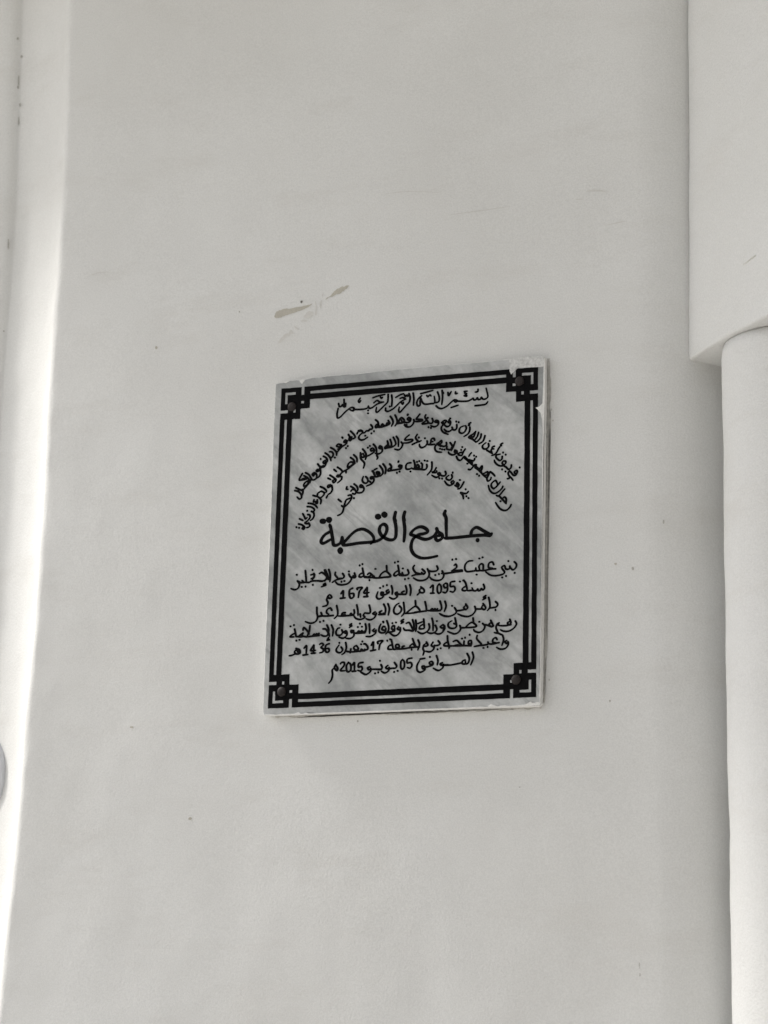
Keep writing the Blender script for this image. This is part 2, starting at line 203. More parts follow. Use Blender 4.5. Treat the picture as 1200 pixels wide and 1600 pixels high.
('fourth line', 690, 920, 9.231, 2.8, """1065,467 1080,510 1040,570 970,610 900,612 850,592;985,442 1000,490 975,520 950,492 980,472;1000,517 920,532 840,532;830,492 802,510 840,532;800,512 785,560 800,602 810,640 762,632;710,457 735,510 745,540 702,540 690,502 720,492;720,547 650,522 610,522;595,502 625,540 600,600 540,630 480,612 465,587;542,472 548,480;455,422 460,482;350,552 402,502 450,487 505,540 430,557 330,562;265,532 275,580 240,630 180,650 90,617;330,562 280,562;195,422 205,470 215,540 180,570 120,565 95,532 105,490 150,462;180,502 212,512;20,520 45,545 20,602"""),
('fourth line', 570, 925, 9.231, 2.8, """1120,477 1090,500 1120,520 1150,492;1150,500 1150,535 1110,590 1060,607 1010,592;1020,482 1040,540 1010,580 960,597 910,587;1040,420;970,382 985,450 985,555;925,462 935,510 910,560 850,597 802,595 765,572;850,392 855,450 860,520;855,462 802,490 790,530 850,530;770,455 830,430;735,407 745,490 735,568;690,402 710,480 700,560 640,552 580,550 560,522;600,452 640,442 670,490 690,540;560,397 532,410 530,430 560,432 522,458;490,502 470,530 500,545 515,512;513,520 510,572 470,620 420,630 362,592;430,492 402,490 390,530 428,550 430,512;400,450;450,440;430,562 380,577 330,582;320,417 345,500 340,560 302,608;290,502 262,500 250,540 290,550 308,522;305,530 290,580 240,590 205,562 215,500 235,462;270,440;266,428;140,532 117,555 140,570 165,547;163,555 150,600 90,640 20,642;65,462 70,530 70,598;10,462 20,520 10,580"""),
('fourth line', 440, 930, 9.231, 2.8, """1130,410;1100,460;1160,455;1200,517 1180,540 1155,512 1140,540 1110,517 1090,540 1060,547;1200,542 1060,552;1040,512 1002,510 1010,540 1043,530;1045,535 1040,590 990,625 930,622;1010,412 987,425 990,440 1015,442 977,468;930,512 902,530 930,550 945,522;943,535 940,580 890,620 830,607;870,502 880,540 850,575 800,577 785,532 810,482 840,472;850,425;720,432 745,500 735,588;655,432 680,500 660,580 610,590 570,572;600,487 640,492 680,550 690,590;680,612 662,640 695,642 652,655;540,552 530,580 505,557 490,585 470,562 440,590;540,582 440,592 360,602;410,442 400,520 370,590;310,502 320,467 360,500 400,560;360,602 300,592 250,590;310,545 290,590;290,557 250,587;190,492 200,540 210,595;200,547 150,572 125,600 180,602;210,597 300,602;130,450;180,432;215,656;260,645"""),
('fifth line', 690, 980, 9.231, 2.8, """940,192 915,210 940,235 960,207;960,212 960,255 920,305 850,317 795,292;880,116 895,180 870,263;790,82 830,92 850,102 880,112;800,176 780,152 745,172 740,215 790,225;830,222 740,242 680,242;670,217 670,245 620,257 560,267;515,122 510,170 570,240 560,265;560,262 470,280;605,300;665,286;420,192 392,200 390,240 428,230 430,192;432,205 425,260 370,267;402,112 410,108;295,165;340,152;325,202 320,265;425,267 300,267 180,272;170,207 220,192 270,240 300,265;170,272 240,252;85,127 90,200 110,280 105,308;90,212 42,240 40,267 110,272 180,267"""),
('fifth line', 570, 980, 9.231, 2.8, """1060,197 1085,235 1060,260 1010,267;1050,320;1095,305;985,217 960,260 990,280 1010,257;1005,265 990,320 940,355 880,347;890,217 910,260 880,275 850,262 880,237;850,262 840,310 855,350 840,403;770,187 790,250 765,328;690,167 710,220 740,280 790,287;650,272 690,242 720,265 750,285;675,325;740,287 640,297 560,312 440,317;570,272 540,282 550,310;490,252 452,252 450,290 498,290 490,252;385,182 395,240 410,310;400,252 350,272 337,315 390,320;410,317 440,322;325,195;367,176;95,262 125,212 120,330;85,342 160,327;190,235 190,207 260,197 220,250 205,323;10,242 40,280 40,320 0,327"""),
('fifth line', 440, 985, 9.231, 2.8, """1165,160;1148,200;1190,195;1200,272 1180,292 1150,272 1140,302 1100,292;1080,217 1042,245 1060,280 1108,270 1080,217;1200,292 1100,302 1000,312;1000,267 995,300 990,325;925,177 935,250 910,320 870,348;860,242 880,280 850,320 802,312 790,272 830,212;835,180;1000,312 930,302;325,257 360,222 355,340;310,357 380,347;465,212 420,290 490,287;467,215 460,325;430,332 490,327;550,202 580,187 605,210 570,245 602,270 595,310 550,325;690,192 642,215 630,280 650,315 685,302 680,262 635,267;210,262 258,280 265,330 210,340 190,307 220,272;190,342 150,360 110,367;225,285 245,325"""),
('last line', 690, 980, 9.231, 2.8, """445,362 460,440 420,543;370,382 400,450 380,520 330,532;340,472 302,490 300,525 338,530 345,492;300,512 230,527 120,547 20,547 0,545"""),
('last line', 570, 980, 9.231, 2.8, """1035,412 1055,480 1045,545;1200,542 1130,547;1120,512 1087,530 1110,550 1140,532;1138,540 1120,590 1060,625 990,592;960,492 932,510 950,540 978,520 970,492;980,505 980,545 900,572 860,572;860,562 827,565 840,600 870,582;870,590 860,622 800,650 757,622 755,550 790,482;800,460 870,448;940,430;545,467 522,500 520,580 545,605 570,572 570,500 545,467;680,446 617,462 615,515 663,510 680,550 655,590 615,582;430,512 460,560 440,590 390,592;425,646;475,630;335,552 302,580 330,600 353,577;355,585 340,632 290,660 240,637;400,592 340,602;235,542 250,580 230,610 170,612;218,482 222,488;150,666;195,652;240,607 100,607;75,572 42,585 60,615 90,592;92,600 80,640 30,680 0,677"""),
('last line', 440, 985, 9.231, 2.9, """1200,635 1140,600;850,482 870,462 905,467 900,510 850,577 910,582;965,462 937,510 940,580 970,597 1000,562 995,492 965,462;1020,502 1050,467 1050,585;1020,592 1075,587;1175,462 1115,477 1110,530 1150,522 1165,555 1140,585 1100,577;785,492 762,540 800,580 810,547 785,502;762,547 732,572 735,640 720,710 680,763"""),
]
# ------------------------------------------------------------------ the setting
T = 0.014                                   # thickness of the slab: the wall's face lies at y = T
PXM = (-CAM.y)/FPX/ray(630, 840).y          # metres per photo pixel at the slab, about
bm = bmesh.new()
for x, y in ((-40, -40), (40, -40), (40, 40), (-40, 40)): bm.verts.new((x, y, 0))
bm.faces.new(bm.verts); tag(obj('ground', bm, M_GROUND), kind='structure')

# the pier: a flat face, a hollow splay turned back on the left, a rounded corner turned back on the right
EDGE = [(0, 114), (150, 111), (250, 108), (400, 100), (500, 92), (600, 86), (750, 78), (870, 70), (960, 62), (1080, 51), (1200, 42), (1300, 33), (1400, 24), (1500, 13), (1600, 3)]
edge_z = sorted((on_y(x, y, T).z, on_y(x, y, T).x) for y, x in EDGE)
TURN = [(0, 990), (400, 994), (800, 1003), (1200, 1019), (1600, 1031)]
turn_z = sorted((on_y(x, y, T).z, on_y(x, y, T).x) for y, x in TURN)
RC, ANG = 0.10, math.radians(54)
def pier_profile(z):
    """points (x, y) from the far left to the hidden right side, all heights having the same count"""
    xl, xr = lerp(edge_z, z), lerp(turn_z, z)
    P = []
    # hollow splay: tangent runs back from the arris, steep first, then easing
    n = 26; pts = [(xl, T)]; L = 0.168; r = 0.022
    a0, a1 = math.radians(48), math.radians(9)
    x, y = xl, T
    k_round = 6
    for k in range(1, k_round+1):           # the worn arris itself
        a = a0*k/k_round; x -= r*math.cos(a-.5*a0/k_round)*a0/k_round; y += r*math.sin(a-.5*a0/k_round)*a0/k_round; pts.append((x, y))
    for k in range(1, n+1):
        a = a0 + (a1-a0)*(k/n)**1.0; x -= L/n*math.cos(a); y += L/n*math.sin(a); pts.append((x, y))
    bx, by = pts[-1]
    # returning wall past the splay, standing slightly forward in a shallow crease
    left = [(bx-0.004, by-0.006), (bx-0.010, by-0.010), (bx-0.018, by-0.012), (bx-0.030, by-0.013)] + [(bx-0.045-0.05*k, by-0.013) for k in range(0, 14)]
    P = list(reversed(left)) + list(reversed(pts))
    m_ = 120
    for k in range(1, m_+1): P.append((xl + (xr-xl)*k/m_, T))
    q = 26
    for k in range(1, q+1):
        a = ANG*k/q; P.append((xr + RC*math.sin(a), T + RC*(1-math.cos(a))))
    ex, ey = P[-1]
    for k in range(1, 16): P.append((ex + 0.06*k*math.cos(ANG), ey + 0.06*k*math.sin(ANG)))
    return P
def swell(p):
    # the hand-laid plaster's swell, flattened where the slab is fixed
    d = .0034*fbm(p, 2.3, 2) + .0012*fbm(p+Vector((3, 1, 7)), 9, 3)
    k = max(0, min(1, (max(abs(p.x)-.24, abs(p.z-ZP)-.28))/.22)); k = k*k*(3-2*k)
    return d*k + (-.0004)*(1-k)
Z0, Z1, NZ = 0.0, 3.75, 250
bm = bmesh.new(); rows = []
for j in range(NZ+1):
    z = Z0 + (Z1-Z0)*j/NZ; P = pier_profile(z); row = []
    for i, (x, y) in enumerate(P):
        a, b = P[max(0, i-1)], P[min(len(P)-1, i+1)]
        tx, ty = b[0]-a[0], b[1]-a[1]; l = math.hypot(tx, ty) or 1
        nx, ny = ty/l, -tx/l
        v = Vector((x, y, z))
        d = swell(v)
        d += .0009*fbm(v+Vector((9, 4, 2)), 26, 2)*(1 if i < 50 else .10)
        row.append(bm.verts.new((x+nx*d, y+ny*d, z)))
    rows.append(row)
for j in range(NZ):
    for i in range(len(rows[0])-1): bm.faces.new((rows[j][i], rows[j][i+1], rows[j+1][i+1], rows[j+1][i]))
# close the pier behind so that it is a solid
back = 0.95
lo = [bm.verts.new((rows[0][-1].co.x, back, Z0)), bm.verts.new((rows[0][0].co.x, back, Z0))]
hi = [bm.verts.new((rows[-1][-1].co.x, back, Z1)), bm.verts.new((rows[-1][0].co.x, back, Z1))]
bm.faces.new((lo[0], lo[1], hi[1], hi[0]))
bm.faces.new([r[-1] for r in rows] + [hi[0], lo[0]]); bm.faces.new([r[0] for r in rows][::-1] + [lo[1], hi[1]])
bm.faces.new(rows[-1] + hi); bm.faces.new(rows[0][::-1] + lo[::-1])
wall = tag(obj('plastered_wall', bm, M_WALL, smooth=True), 'white plastered wall the marble plaque is screwed to, with a bright splayed left edge', 'wall')
for p in wall.data.polygons[-5:]: p.use_smooth = False

# the impost block over the engaged column, right of the pier
def hit_pier(px, py):
    d = ray(px, py); best = None
    for z in (CAM.z + 1.2,):
        pass
    t = 3.0
    lastf = None
    while t < 5:
        p = CAM + d*t; P = pier_profile(p.z)
        P = P[-42:]
        # depth of the pier at this x
        yy = None
        for (a, b), (c, e) in zip(P, P[1:]):
            if a <= p.x <= c: yy = b + (e-b)*(p.x-a)/(c-a if c != a else 1)
        if yy is not None and p.y >= yy: return p
        t += .001
    return p
A = hit_pier(1076, 563)
ZA = A.z
front = [A] + [on_z(x, y, ZA) for x, y in ((1098, 548.5), (1118.5, 535.5), (1137, 524.5), (1157, 514), (1180, 502.5), (1200, 491.5))]
dirv = (front[-1]-front[0]).normalized(); end = front[-1] + dirv*.75
inw = Vector((-dirv.y, dirv.x, 0)); inw = inw if inw.y > 0 else -inw
foot = [v.copy() for v in front] + [end, end + inw*.62, A + Vector((.12, .60, 0))]
def block_mesh():
    bm = bmesh.new(); H = Z1 - ZA; n = 60; rows = []
    dense = []
    for a, b in zip(foot, foot[1:]+foot[:1]):
        k = max(1, int((b-a).length/.02))
        for i in range(k): dense.append(a + (b-a)*(i/k))
    c = sum(dense, Vector())/len(dense)
    for j in range(n+1):
        z = ZA + H*j/n; row = []
        for p in dense:
            q = Vector((p.x, p.y, z)); d = .0020*fbm(q, 5, 2) + .0008*fbm(q, 22, 2)
            o = (p-c); o.z = 0; row.append(bm.verts.new(q + o.normalized()*d))
        rows.append(row)
    L = len(dense)
    for j in range(n):
        for i in range(L): bm.faces.new((rows[j][i], rows[j][(i+1) % L], rows[j+1][(i+1) % L], rows[j+1][i]))
    bm.faces.new(rows[0][::-1]); bm.faces.new(rows[-1])
    bmesh.ops.recalc_face_normals(bm, faces=bm.faces)
    return bm
blk = tag(obj('impost_block', block_mesh(), M_BLOCK), 'white sharp-edged stone block jutting out at the upper right above the round column', 'stone block')
bv = blk.modifiers.new('bevel', 'BEVEL'); bv.width = .004; bv.segments = 2; bv.limit_method = 'ANGLE'; bv.angle_limit = math.radians(40)

SP = on_z(1127.5, 543, ZA)
view = (SP-CAM); view.z = 0; view.normalize(); side = Vector((view.y, -view.x, 0)); side = side if side.x > 0 else -side
RCOL = .125
CC = SP + side*RCOL
SIL = [(560, 1127.5), (700, 1130), (900, 1133), (1200, 1137), (1400, 1140), (1600, 1144.5)]
def column_mesh():
    bm = bmesh.new(); n = 150; seg = 96; rows = []
    dist = (Vector((CC.x, CC.y, 0))-Vector((CAM.x, CAM.y, 0))).length
    sz = sorted((lambda v: (v.z, (v-CC).dot(side)))(CAM + ray(x, y)*((Vector((SP.x-CAM.x, SP.y-CAM.y, 0)).dot(view))/ray(x, y).dot(view))) for y, x in SIL)
    for j in range(n+1):
        z = ZA*j/n - .0015
        dx = lerp(sz, max(z, sz[0][0]-.3)) + RCOL      # the hand-built shaft leans a little
        c = CC + side*dx; row = []
        top = ZA - z
        r = RCOL
        if top < .007: r = RCOL - .007*(1-math.sqrt(max(0, 1-((.007-top)/.007)**2)))*1.0
        for i in range(seg):
            a = 2*math.pi*i/seg; q = Vector((c.x, c.y, z)) + Vector((math.cos(a), math.sin(a), 0))*r
            q += Vector((math.cos(a), math.sin(a), 0))*(.0018*fbm(q, 5, 2) + .0007*fbm(q, 25, 2))
            row.append(bm.verts.new(q))
        rows.append(row)
    for j in range(n):
        for i in range(seg): bm.faces.new((rows[j][i], rows[j][(i+1) % seg], rows[j+1][(i+1) % seg], rows[j+1][i]))
    bm.faces.new(rows[0][::-1]); bm.faces.new(rows[-1])
    return bm
tag(obj('round_column', column_mesh(), M_BLOCK, smooth=True), 'white round column under the jutting stone block at the right edge', 'column')

# unseen slab added overhead to keep the high sun off this side
def blocker():
    bm = bmesh.new()
    x0, x1, y0, y1, z0, z1 = BLOCKER_BOX
    vs = [bm.verts.new((x, y, z)) for z in (z0, z1) for x, y in ((x0, y0), (x1, y0), (x1, y1), (x0, y1))]
    for f in ((3, 2, 1, 0), (4, 5, 6, 7), (0, 1, 5, 4), (1, 2, 6, 5), (2, 3, 7, 6), (3, 0, 4, 7)): bm.faces.new([vs[i] for i in f])
    return bm
BLOCKER_BOX = (-1.67, 1.6, -1.0, 1.2, 3.8, 3.95)
tag(obj('overhead_blocker', blocker(), M_WALL), 'unseen white slab added overhead to shade the plastered wall', 'blocker')

def side_blocker_mesh():  # unseen upright slab, added to hold back light from the right
    bm = bmesh.new(); x0, x1, y0, y1, z1 = 2.0, 2.2, -2.6, -0.3, 3.78
    vs = [bm.verts.new((x, y, z)) for z in (0.0, z1) for x, y in ((x0, y0), (x1, y0), (x1, y1), (x0, y1))]
    for f in ((3, 2, 1, 0), (4, 5, 6, 7), (0, 1, 5, 4), (1, 2, 6, 5), (2, 3, 7, 6), (3, 0, 4, 7)): bm.faces.new([vs[i] for i in f])
    return bm
tag(obj('side_blocker', side_blocker_mesh(), M_BLOCKER), 'unseen dark slab added right of the round column to cut light', 'wall')

# grey round fitting on the splay at the left edge
def fitting():
    P = pier_profile(on_y(0, 1210, T).z)
    i0 = 16
    a = Vector((P[30][0], P[30][1], 0)); b = Vector((P[40][0], P[40][1], 0))
    return a, b
def hit_splay(px, py):
    d = ray(px, py); t = 3.0; best = None
    while t < 5.5:
        p = CAM + d*t
        P = pier_profile(p.z)[14:52]
        for (a, b), (c, e) in zip(P, P[1:]):
            lo_, hi_ = min(a, c), max(a, c)
            if lo_ <= p.x <= hi_ and c != a:
                yy = b + (e-b)*(p.x-a)/(c-a)
                if p.y >= yy: return p, Vector((e-b, -(c-a), 0)).normalized()
        t += .001
    return None, None
pc, pn = hit_splay(4, 1211)
if pc is not None:
    pn = -pn if pn.y > 0 else pn
    tang = Vector((-pn.y, pn.x, 0)); tang = tang if tang.x < 0 else -tang
    RF = .074
    cc = pc + tang*(RF*.93) + pn*.004
    bm = bmesh.new(); seg = 64; rings = []
    for rr, hh in ((RF, -.01), (RF, .000), (RF*.97, .0025), (RF*.6, .004), (RF*.2, .005)):
        rings.append([bm.verts.new(cc + pn*hh + (tang*math.cos(2*math.pi*i/seg) + Vector((0, 0, 1))*math.sin(2*math.pi*i/seg))*rr) for i in range(seg)])
    for p, q in zip(rings, rings[1:]):
        for i in range(seg): bm.faces.new((p[i], p[(i+1) % seg], q[(i+1) % seg], q[i]))
    bm.faces.new(rings[-1]); bm.faces.new(rings[0][::-1])
    bmesh.ops.recalc_face_normals(bm, faces=bm.faces)
    tag(obj('wall_fitting', bm, M_GREY, smooth=True), 'grey round-edged fitting on the bright splay, just showing at the left edge', 'wall fitting')

# ------------------------------------------------------------------ marks on the wall: flakes, gouges, fine cracks
def smooth_poly(pts, sub=8, closed=True):
    n = len(pts); r = []
    for i in range(n if closed else n-1):
        p0, p1, p2, p3 = (pts[(i+k-1) % n] for k in range(4)) if closed else (pts[max(0, i-1)], pts[i], pts[i+1], pts[min(n-1, i+2)])
        for k in range(sub):
            t = k/sub
            r.append(tuple(.5*(2*b + (c-a)*t + (2*a-5*b+4*c-d)*t*t + (3*b-a-3*c+d)*t**3) for a, b, c, d in zip(p0, p1, p2, p3)))
    if not closed: r.append(tuple(pts[-1]))
    return r
def wall_point(x, y, lift):
    p = on_y(x, y, T)
    d = swell(p)
    return on_y(x, y, T - d - lift)
def flake(bm, pts, lift, jag=.5, sub=5, place=wall_point):
    q = smooth_poly(pts, sub); out = []
    for x, y in q: out.append((x + random.uniform(-jag, jag), y + random.uniform(-jag, jag)))
    top = [bm.verts.new(place(x, y, lift)) for x, y in out]; bot = [bm.verts.new(place(x, y, -.0015)) for x, y in out]
    f = bm.faces.new(top)
    n = len(top)
    for i in range(n): bm.faces.new((top[i], bot[i], bot[(i+1) % n], top[(i+1) % n]))
    bmesh.ops.triangulate(bm, faces=[f])
def blob(x, y, rx, ry=None, k=7):
    ry = ry or rx
    return [(x + rx*random.uniform(.7, 1.2)*math.cos(2*math.pi*i/k), y + ry*random.uniform(.7, 1.2)*math.sin(2*math.pi*i/k)) for i in range(k)]
def fix(bm): bmesh.ops.recalc_face_normals(bm, faces=bm.faces); return bm
bm = bmesh.new(); flake(bm, [(429, 494), (433, 487), (443, 483), (458, 481.5), (475, 478), (487, 475), (480, 480.5), (465, 486), (452, 491), (440, 495), (432, 497)], .0006, .7)
tag(obj('gouge', fix(bm), M_GOUGE, wall), 'long beige gouge where the paint is scraped off')
bm = bmesh.new(); flake(bm, [(508, 468), (519, 459), (527, 452), (535, 448), (545, 446.5), (541, 451), (533, 457), (524, 461), (515, 464.5)], .0006, .7)
tag(obj('gouge', fix(bm), M_GOUGE, wall), 'short beige gouge where the paint is scraped off')
bm = bmesh.new()
for pts in ([(434, 536), (440, 527), (447, 521), (451, 522), (445, 529), (437, 536)], [(450, 526), (454, 515), (458, 519), (461, 521), (455, 522)], [(459, 509), (466, 513), (467.5, 515.5), (463, 514)],
            [(470, 502), (478, 503), (480, 501), (473, 499.5)], [(474, 495), (482, 486.5), (489, 488), (487, 495), (479, 497.5)], [(492, 470), (495, 478), (494.5, 491), (492, 492), (493, 480)], [(500, 472), (503, 470), (502, 480), (500, 481)], [(503, 461), (505, 459), (504.5, 464)]):
    flake(bm, pts, .0004, .4)
tag(obj('scrape', fix(bm), M_FAINT, wall), 'faint ladder of scrape marks')
SPECKS = [(471, 471.5, 2.0, 2.2), (244, 543, 2.2, 2.8), (374, 487, 1.2, 1.5), (206, 1136, 3, 1.3), (297, 1279, 2.6, 2.4), (962, 881, 2.2, 1.8), (989, 888, 2.0, 3), (1037, 815, 1.4, 4), (953, 1095, 1.6, 1.8),
          (1000, 1523, .8, 3), (999, 1508, .5, 5), (856, 887, 1.3, 1.3), (862, 640, .9, 2), (864, 657, 1, 1.5), (858, 1062, .9, 2), (812, 1230, 1, 1), (559, 1127, 1.2, 1.6)]
for x, y, rx, ry in SPECKS:
    bm = bmesh.new(); flake(bm, blob(x, y, rx, ry), .0005, .25, 3); obj('speck', fix(bm), M_SPECK if (x, y) == (471, 471.5) else (M_CRUMB if rx < 2.1 else M_GOUGE), wall)
def streak(pts, w, mat, name='crack', lift=.0004):
    q = smooth_poly(pts, 6, False); n = len(q); L_, R_ = [], []
    for i, (x, y) in enumerate(q):
        a, b = q[max(0, i-1)], q[min(n-1, i+1)]; dx, dy = b[0]-a[0], b[1]-a[1]; l = math.hypot(dx, dy) or 1
        ww = w*.5*(1-abs(2*i/(n-1)-1)**2*.9)*random.uniform(.6, 1.3)
        L_.append((x-dy/l*ww, y+dx/l*ww)); R_.append((x+dy/l*ww, y-dx/l*ww))
    bm = bmesh.new(); flake(bm, L_ + R_[::-1], lift, .05, 1); return obj(name, fix(bm), mat, wall)
streak([(915, 299), (930, 297), (952, 299.5)], 1.8, M_FAINT); streak([(898, 312), (912, 311)], 1.6, M_FAINT)
streak([(142, 430), (155, 426), (170, 425.5)], 1.4, M_FAINT); streak([(700, 336), (745, 330), (800, 322)], 1.2, M_FAINT)
streak([(980, 345), (945, 352)], 1.3, M_FAINT); streak([(600, 303), (640, 299), (690, 301)], 1.0, M_FAINT)
# joint grime and the slab's contact shadow, painted as darker strips on the wall
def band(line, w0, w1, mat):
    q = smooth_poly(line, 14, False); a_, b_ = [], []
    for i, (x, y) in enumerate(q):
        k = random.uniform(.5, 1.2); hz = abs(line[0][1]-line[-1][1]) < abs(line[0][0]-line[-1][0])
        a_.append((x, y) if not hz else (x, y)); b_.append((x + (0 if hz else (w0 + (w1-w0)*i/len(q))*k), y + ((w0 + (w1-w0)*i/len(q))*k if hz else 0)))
    bm = bmesh.new(); flake(bm, a_ + b_[::-1], .0003, .12, 1); obj('shadow_grime_line', fix(bm), mat, wall)
band([(855, 560), (855, 640), (854, 760), (852, 880), (850.5, 1000), (848, 1098)], 5.2, 4.4, M_SHADOW_GRIME)
band([(430, 1118), (520, 1115), (620, 1111), (720, 1107), (800, 1104), (846, 1102)], 4.2, 6.0, M_SHADOW_GRIME)
# scuffs on the block's slanting face
nrm = Vector((-dirv.y, dirv.x, 0)); nrm = nrm if nrm.y < 0 else -nrm
def block_point(x, y, lift):
    d = ray(x, y); q = A + dirv*.12
    p = CAM + d*((q-CAM).dot(nrm)/d.dot(nrm)); f = Vector((p.x, p.y, p.z))
    return p + nrm*(.0020*fbm(f, 5, 2) + .0008*fbm(f, 22, 2) + lift + .0022)
for pts, w in (([(1142, 428), (1158, 419), (1170, 409), (1182, 399)], 2.2), ([(1110, 318), (1116, 325), (1118, 331)], 1.6), ([(1098, 472), (1122, 468), (1140, 462)], 1.2)):
    q = smooth_poly(pts, 5, False); n = len(q); up_, dn_ = [], []
    for i, (x, y) in enumerate(q):
        ww = w*.5*math.sin(math.pi*(i+.4)/(n-.2))*random.uniform(.6, 1.3); up_.append((x, y-ww)); dn_.append((x, y+ww))
    bm = bmesh.new(); flake(bm, up_ + dn_[::-1], .0004, .05, 1, block_point); obj('scuff', fix(bm), M_FAINT, blk)
# dark crumbs along the crease past the splay
def crease_point(x, y, lift):
    d = ray(x, y); t = 3.2
    while t < 5:
        p = CAM + d*t; P = pier_profile(p.z)[:52]
        for (a, b), (c, e) in zip(P, P[1:]):
            if min(a, c) <= p.x <= max(a, c) and c != a and p.y >= b + (e-b)*(p.x-a)/(c-a) - .001: return p - d*lift
        t += .002
    return CAM + d*4
for x, y, rx, ry in [(28, 60, 1.6, 2.0), (33.5, 88, 1.6, 2.4), (29, 126, .7, 8), (28, 136, 1.2, 3), (31, 164, 1.0, 3), (29, 190, .6, 8), (13, 382, .8, 8), (6, 517, 1.8, 2.4)]:
    bm = bmesh.new(); v = [crease_point(a, b, .002) for a, b in smooth_poly(blob(x, y, rx, ry), 3)]
    bm.faces.new([bm.verts.new(p) for p in v]); w = [bm.verts.new(p + FWD*.004) for p in v]; bm.verts.ensure_lookup_table()
    tv = list(bm.verts)[:len(v)]
    for i in range(len(v)): bm.faces.new((tv[i], w[i], w[(i+1) % len(v)], tv[(i+1) % len(v)]))
    obj('speck', fix(bm), M_CRUMB, wall)

# ------------------------------------------------------------------ the plaque
plaque = bpy.data.objects.new('marble_plaque', None); COL.objects.link(plaque); plaque.location = (0, 0, 0); plaque.empty_display_size = .1
tag(plaque, 'grey marble plaque with black Arabic lettering and double-line border on the white wall', 'plaque')
OUT = [(430.5, 600), (436, 598.5), (444, 597), (447, 598), (452, 594.5), (462, 593.5), (468, 594), (472, 598), (477, 592.5), (487, 589.5), (500, 588.5), (540, 584.3), (555, 584), (590, 579.5), (640, 575), (690, 570), (740, 566.5), (790, 561.2), (820, 558.5), (845, 556), (850.5, 557.5), (851, 600), (850, 700), (848, 850), (846, 1000), (844.5, 1098), (841, 1103.5), (780, 1105.5), (700, 1108), (600, 1111.5), (500, 1115), (440, 1117.5), (412, 1117.5), (410.5, 1113), (412, 1060), (416, 960), (421, 840), (426, 700)]
def slab():
    bm = bmesh.new(); q = []
    for (a, b), (c, d) in zip(OUT, OUT[1:]+OUT[:1]):
        k = max(1, int(math.hypot(c-a, d-b)/5))
        for i in range(k): q.append((a+(c-a)*i/k + random.uniform(-.28, .28), b+(d-b)*i/k + random.uniform(-.28, .28)))
    P = [on_y(x, y, 0) for x, y in q]; c = sum(P, Vector())/len(P)
    inn = [p + (c-p).normalized()*.0011 for p in P]
    fr = [bm.verts.new(p) for p in inn]; ed = [bm.verts.new(p + Vector((0, .0009, 0))) for p in P]; bk = [bm.verts.new(p + Vector((0, T-.0042, 0))) for p in P]
    f = bm.faces.new(fr); n = len(P)
    for i in range(n):
        a = bm.faces.new((fr[i], ed[i], ed[(i+1) % n], fr[(i+1) % n])); a.material_index = 1
        a = bm.faces.new((ed[i], bk[i], bk[(i+1) % n], ed[(i+1) % n])); a.material_index = 1
    a = bm.faces.new(bk[::-1]); a.material_index = 1
    bmesh.ops.recalc_face_normals(bm, faces=bm.faces)
    return bm
obj('slab', slab(), [M_MARBLE, M_SIDE], plaque)

bm = bmesh.new(); q = [on_y(x, y, 0) for x, y in ((436, 606), (845, 563), (838.5, 1097), (417, 1111))]
vf = [bm.verts.new((p.x, T-.006, p.z)) for p in q]; vb = [bm.verts.new((p.x, T+.012, p.z)) for p in q]
bm.faces.new(vf); bm.faces.new(vb)
for i in range(4): bm.faces.new((vf[i], vb[i], vb[(i+1) % 4], vf[(i+1) % 4]))
bmesh.ops.recalc_face_normals(bm, faces=bm.faces); obj('mortar_bed', bm, M_GOUGE, plaque)

# border and corner ornaments, in the slab's own metres
O = {'tl': on_y(440.2, 607.7), 'tr': on_y(840.6, 573.8), 'br': on_y(837.3, 1088.8), 'bl': on_y(418.8, 1106.8)}
LIFT = [0.00022]
def put(p, dy=0): return Vector((p.x, -LIFT[0]-dy, p.z))
U = (on_y(700, 840)-on_y(600, 840)).length/100 * .895 / 12 * 1.0   # one twelfth of an unforeshortened photo pixel
def corner_frame(k):
    o = O[k]; nb = {'tl': ('tr', 'bl'), 'tr': ('tl', 'br'), 'br': ('bl', 'tr'), 'bl': ('br', 'tl')}[k]
    return o, (O[nb[0]]-o).normalized(), (O[nb[1]]-o).normalized()
def rect(bm, fr, u0, v0, u1, v1, lev, wob=3.0):
    o, eu, ev = fr; pts = []
    cs = [(u0, v0), (u1, v0), (u1, v1), (u0, v1)]
    for (a, b), (c, d) in zip(cs, cs[1:]+cs[:1]):
        k = max(1, int(max(abs(c-a), abs(d-b))/60))
        for i in range(k): pts.append((a+(c-a)*i/k + random.uniform(-wob, wob), b+(d-b)*i/k + random.uniform(-wob, wob)))
    vs = [bm.verts.new(put(o + eu*(a*U) + ev*(b*U), lev*.000012)) for a, b in pts]
    f = bm.faces.new(vs)
    bmesh.ops.triangulate(bm, faces=[f])
L0, L1, L2, L3 = -6, 95, 148, 264      # outer line, gap, inner line
for k in ('tl', 'tr', 'br', 'bl'):
    fr = corner_frame(k); bm = bmesh.new(); lev = 0
    for r in ((0, 0, 445, 86), (0, 80, 86, 445),                    # outer square, two sides
              (326, 80, 445, 150), (80, 326, 150, 445),             # ends of the light angle
              (146, 146, 445, 280), (146, 275, 280, 445), (275, 275, 445, 445),   # heart
              (440, 165, 640, 278), (516, 0, 640, 170), (440, 338, 640, 436), (516, 270, 640, 345),   # block on the horizontal line
              (165, 440, 278, 640), (0, 516, 170, 640), (338, 440, 436, 640), (270, 516, 345, 640)):  # block on the vertical line
        rect(bm, fr, *[q + (-5 if q == min(r[e], r[e+2]) else 5) for e, q in ((0, r[0]), (1, r[1]), (0, r[2]), (1, r[3]))], lev); lev += 1
    tag(obj('corner_ornament', fix(bm), M_PAINT, plaque))
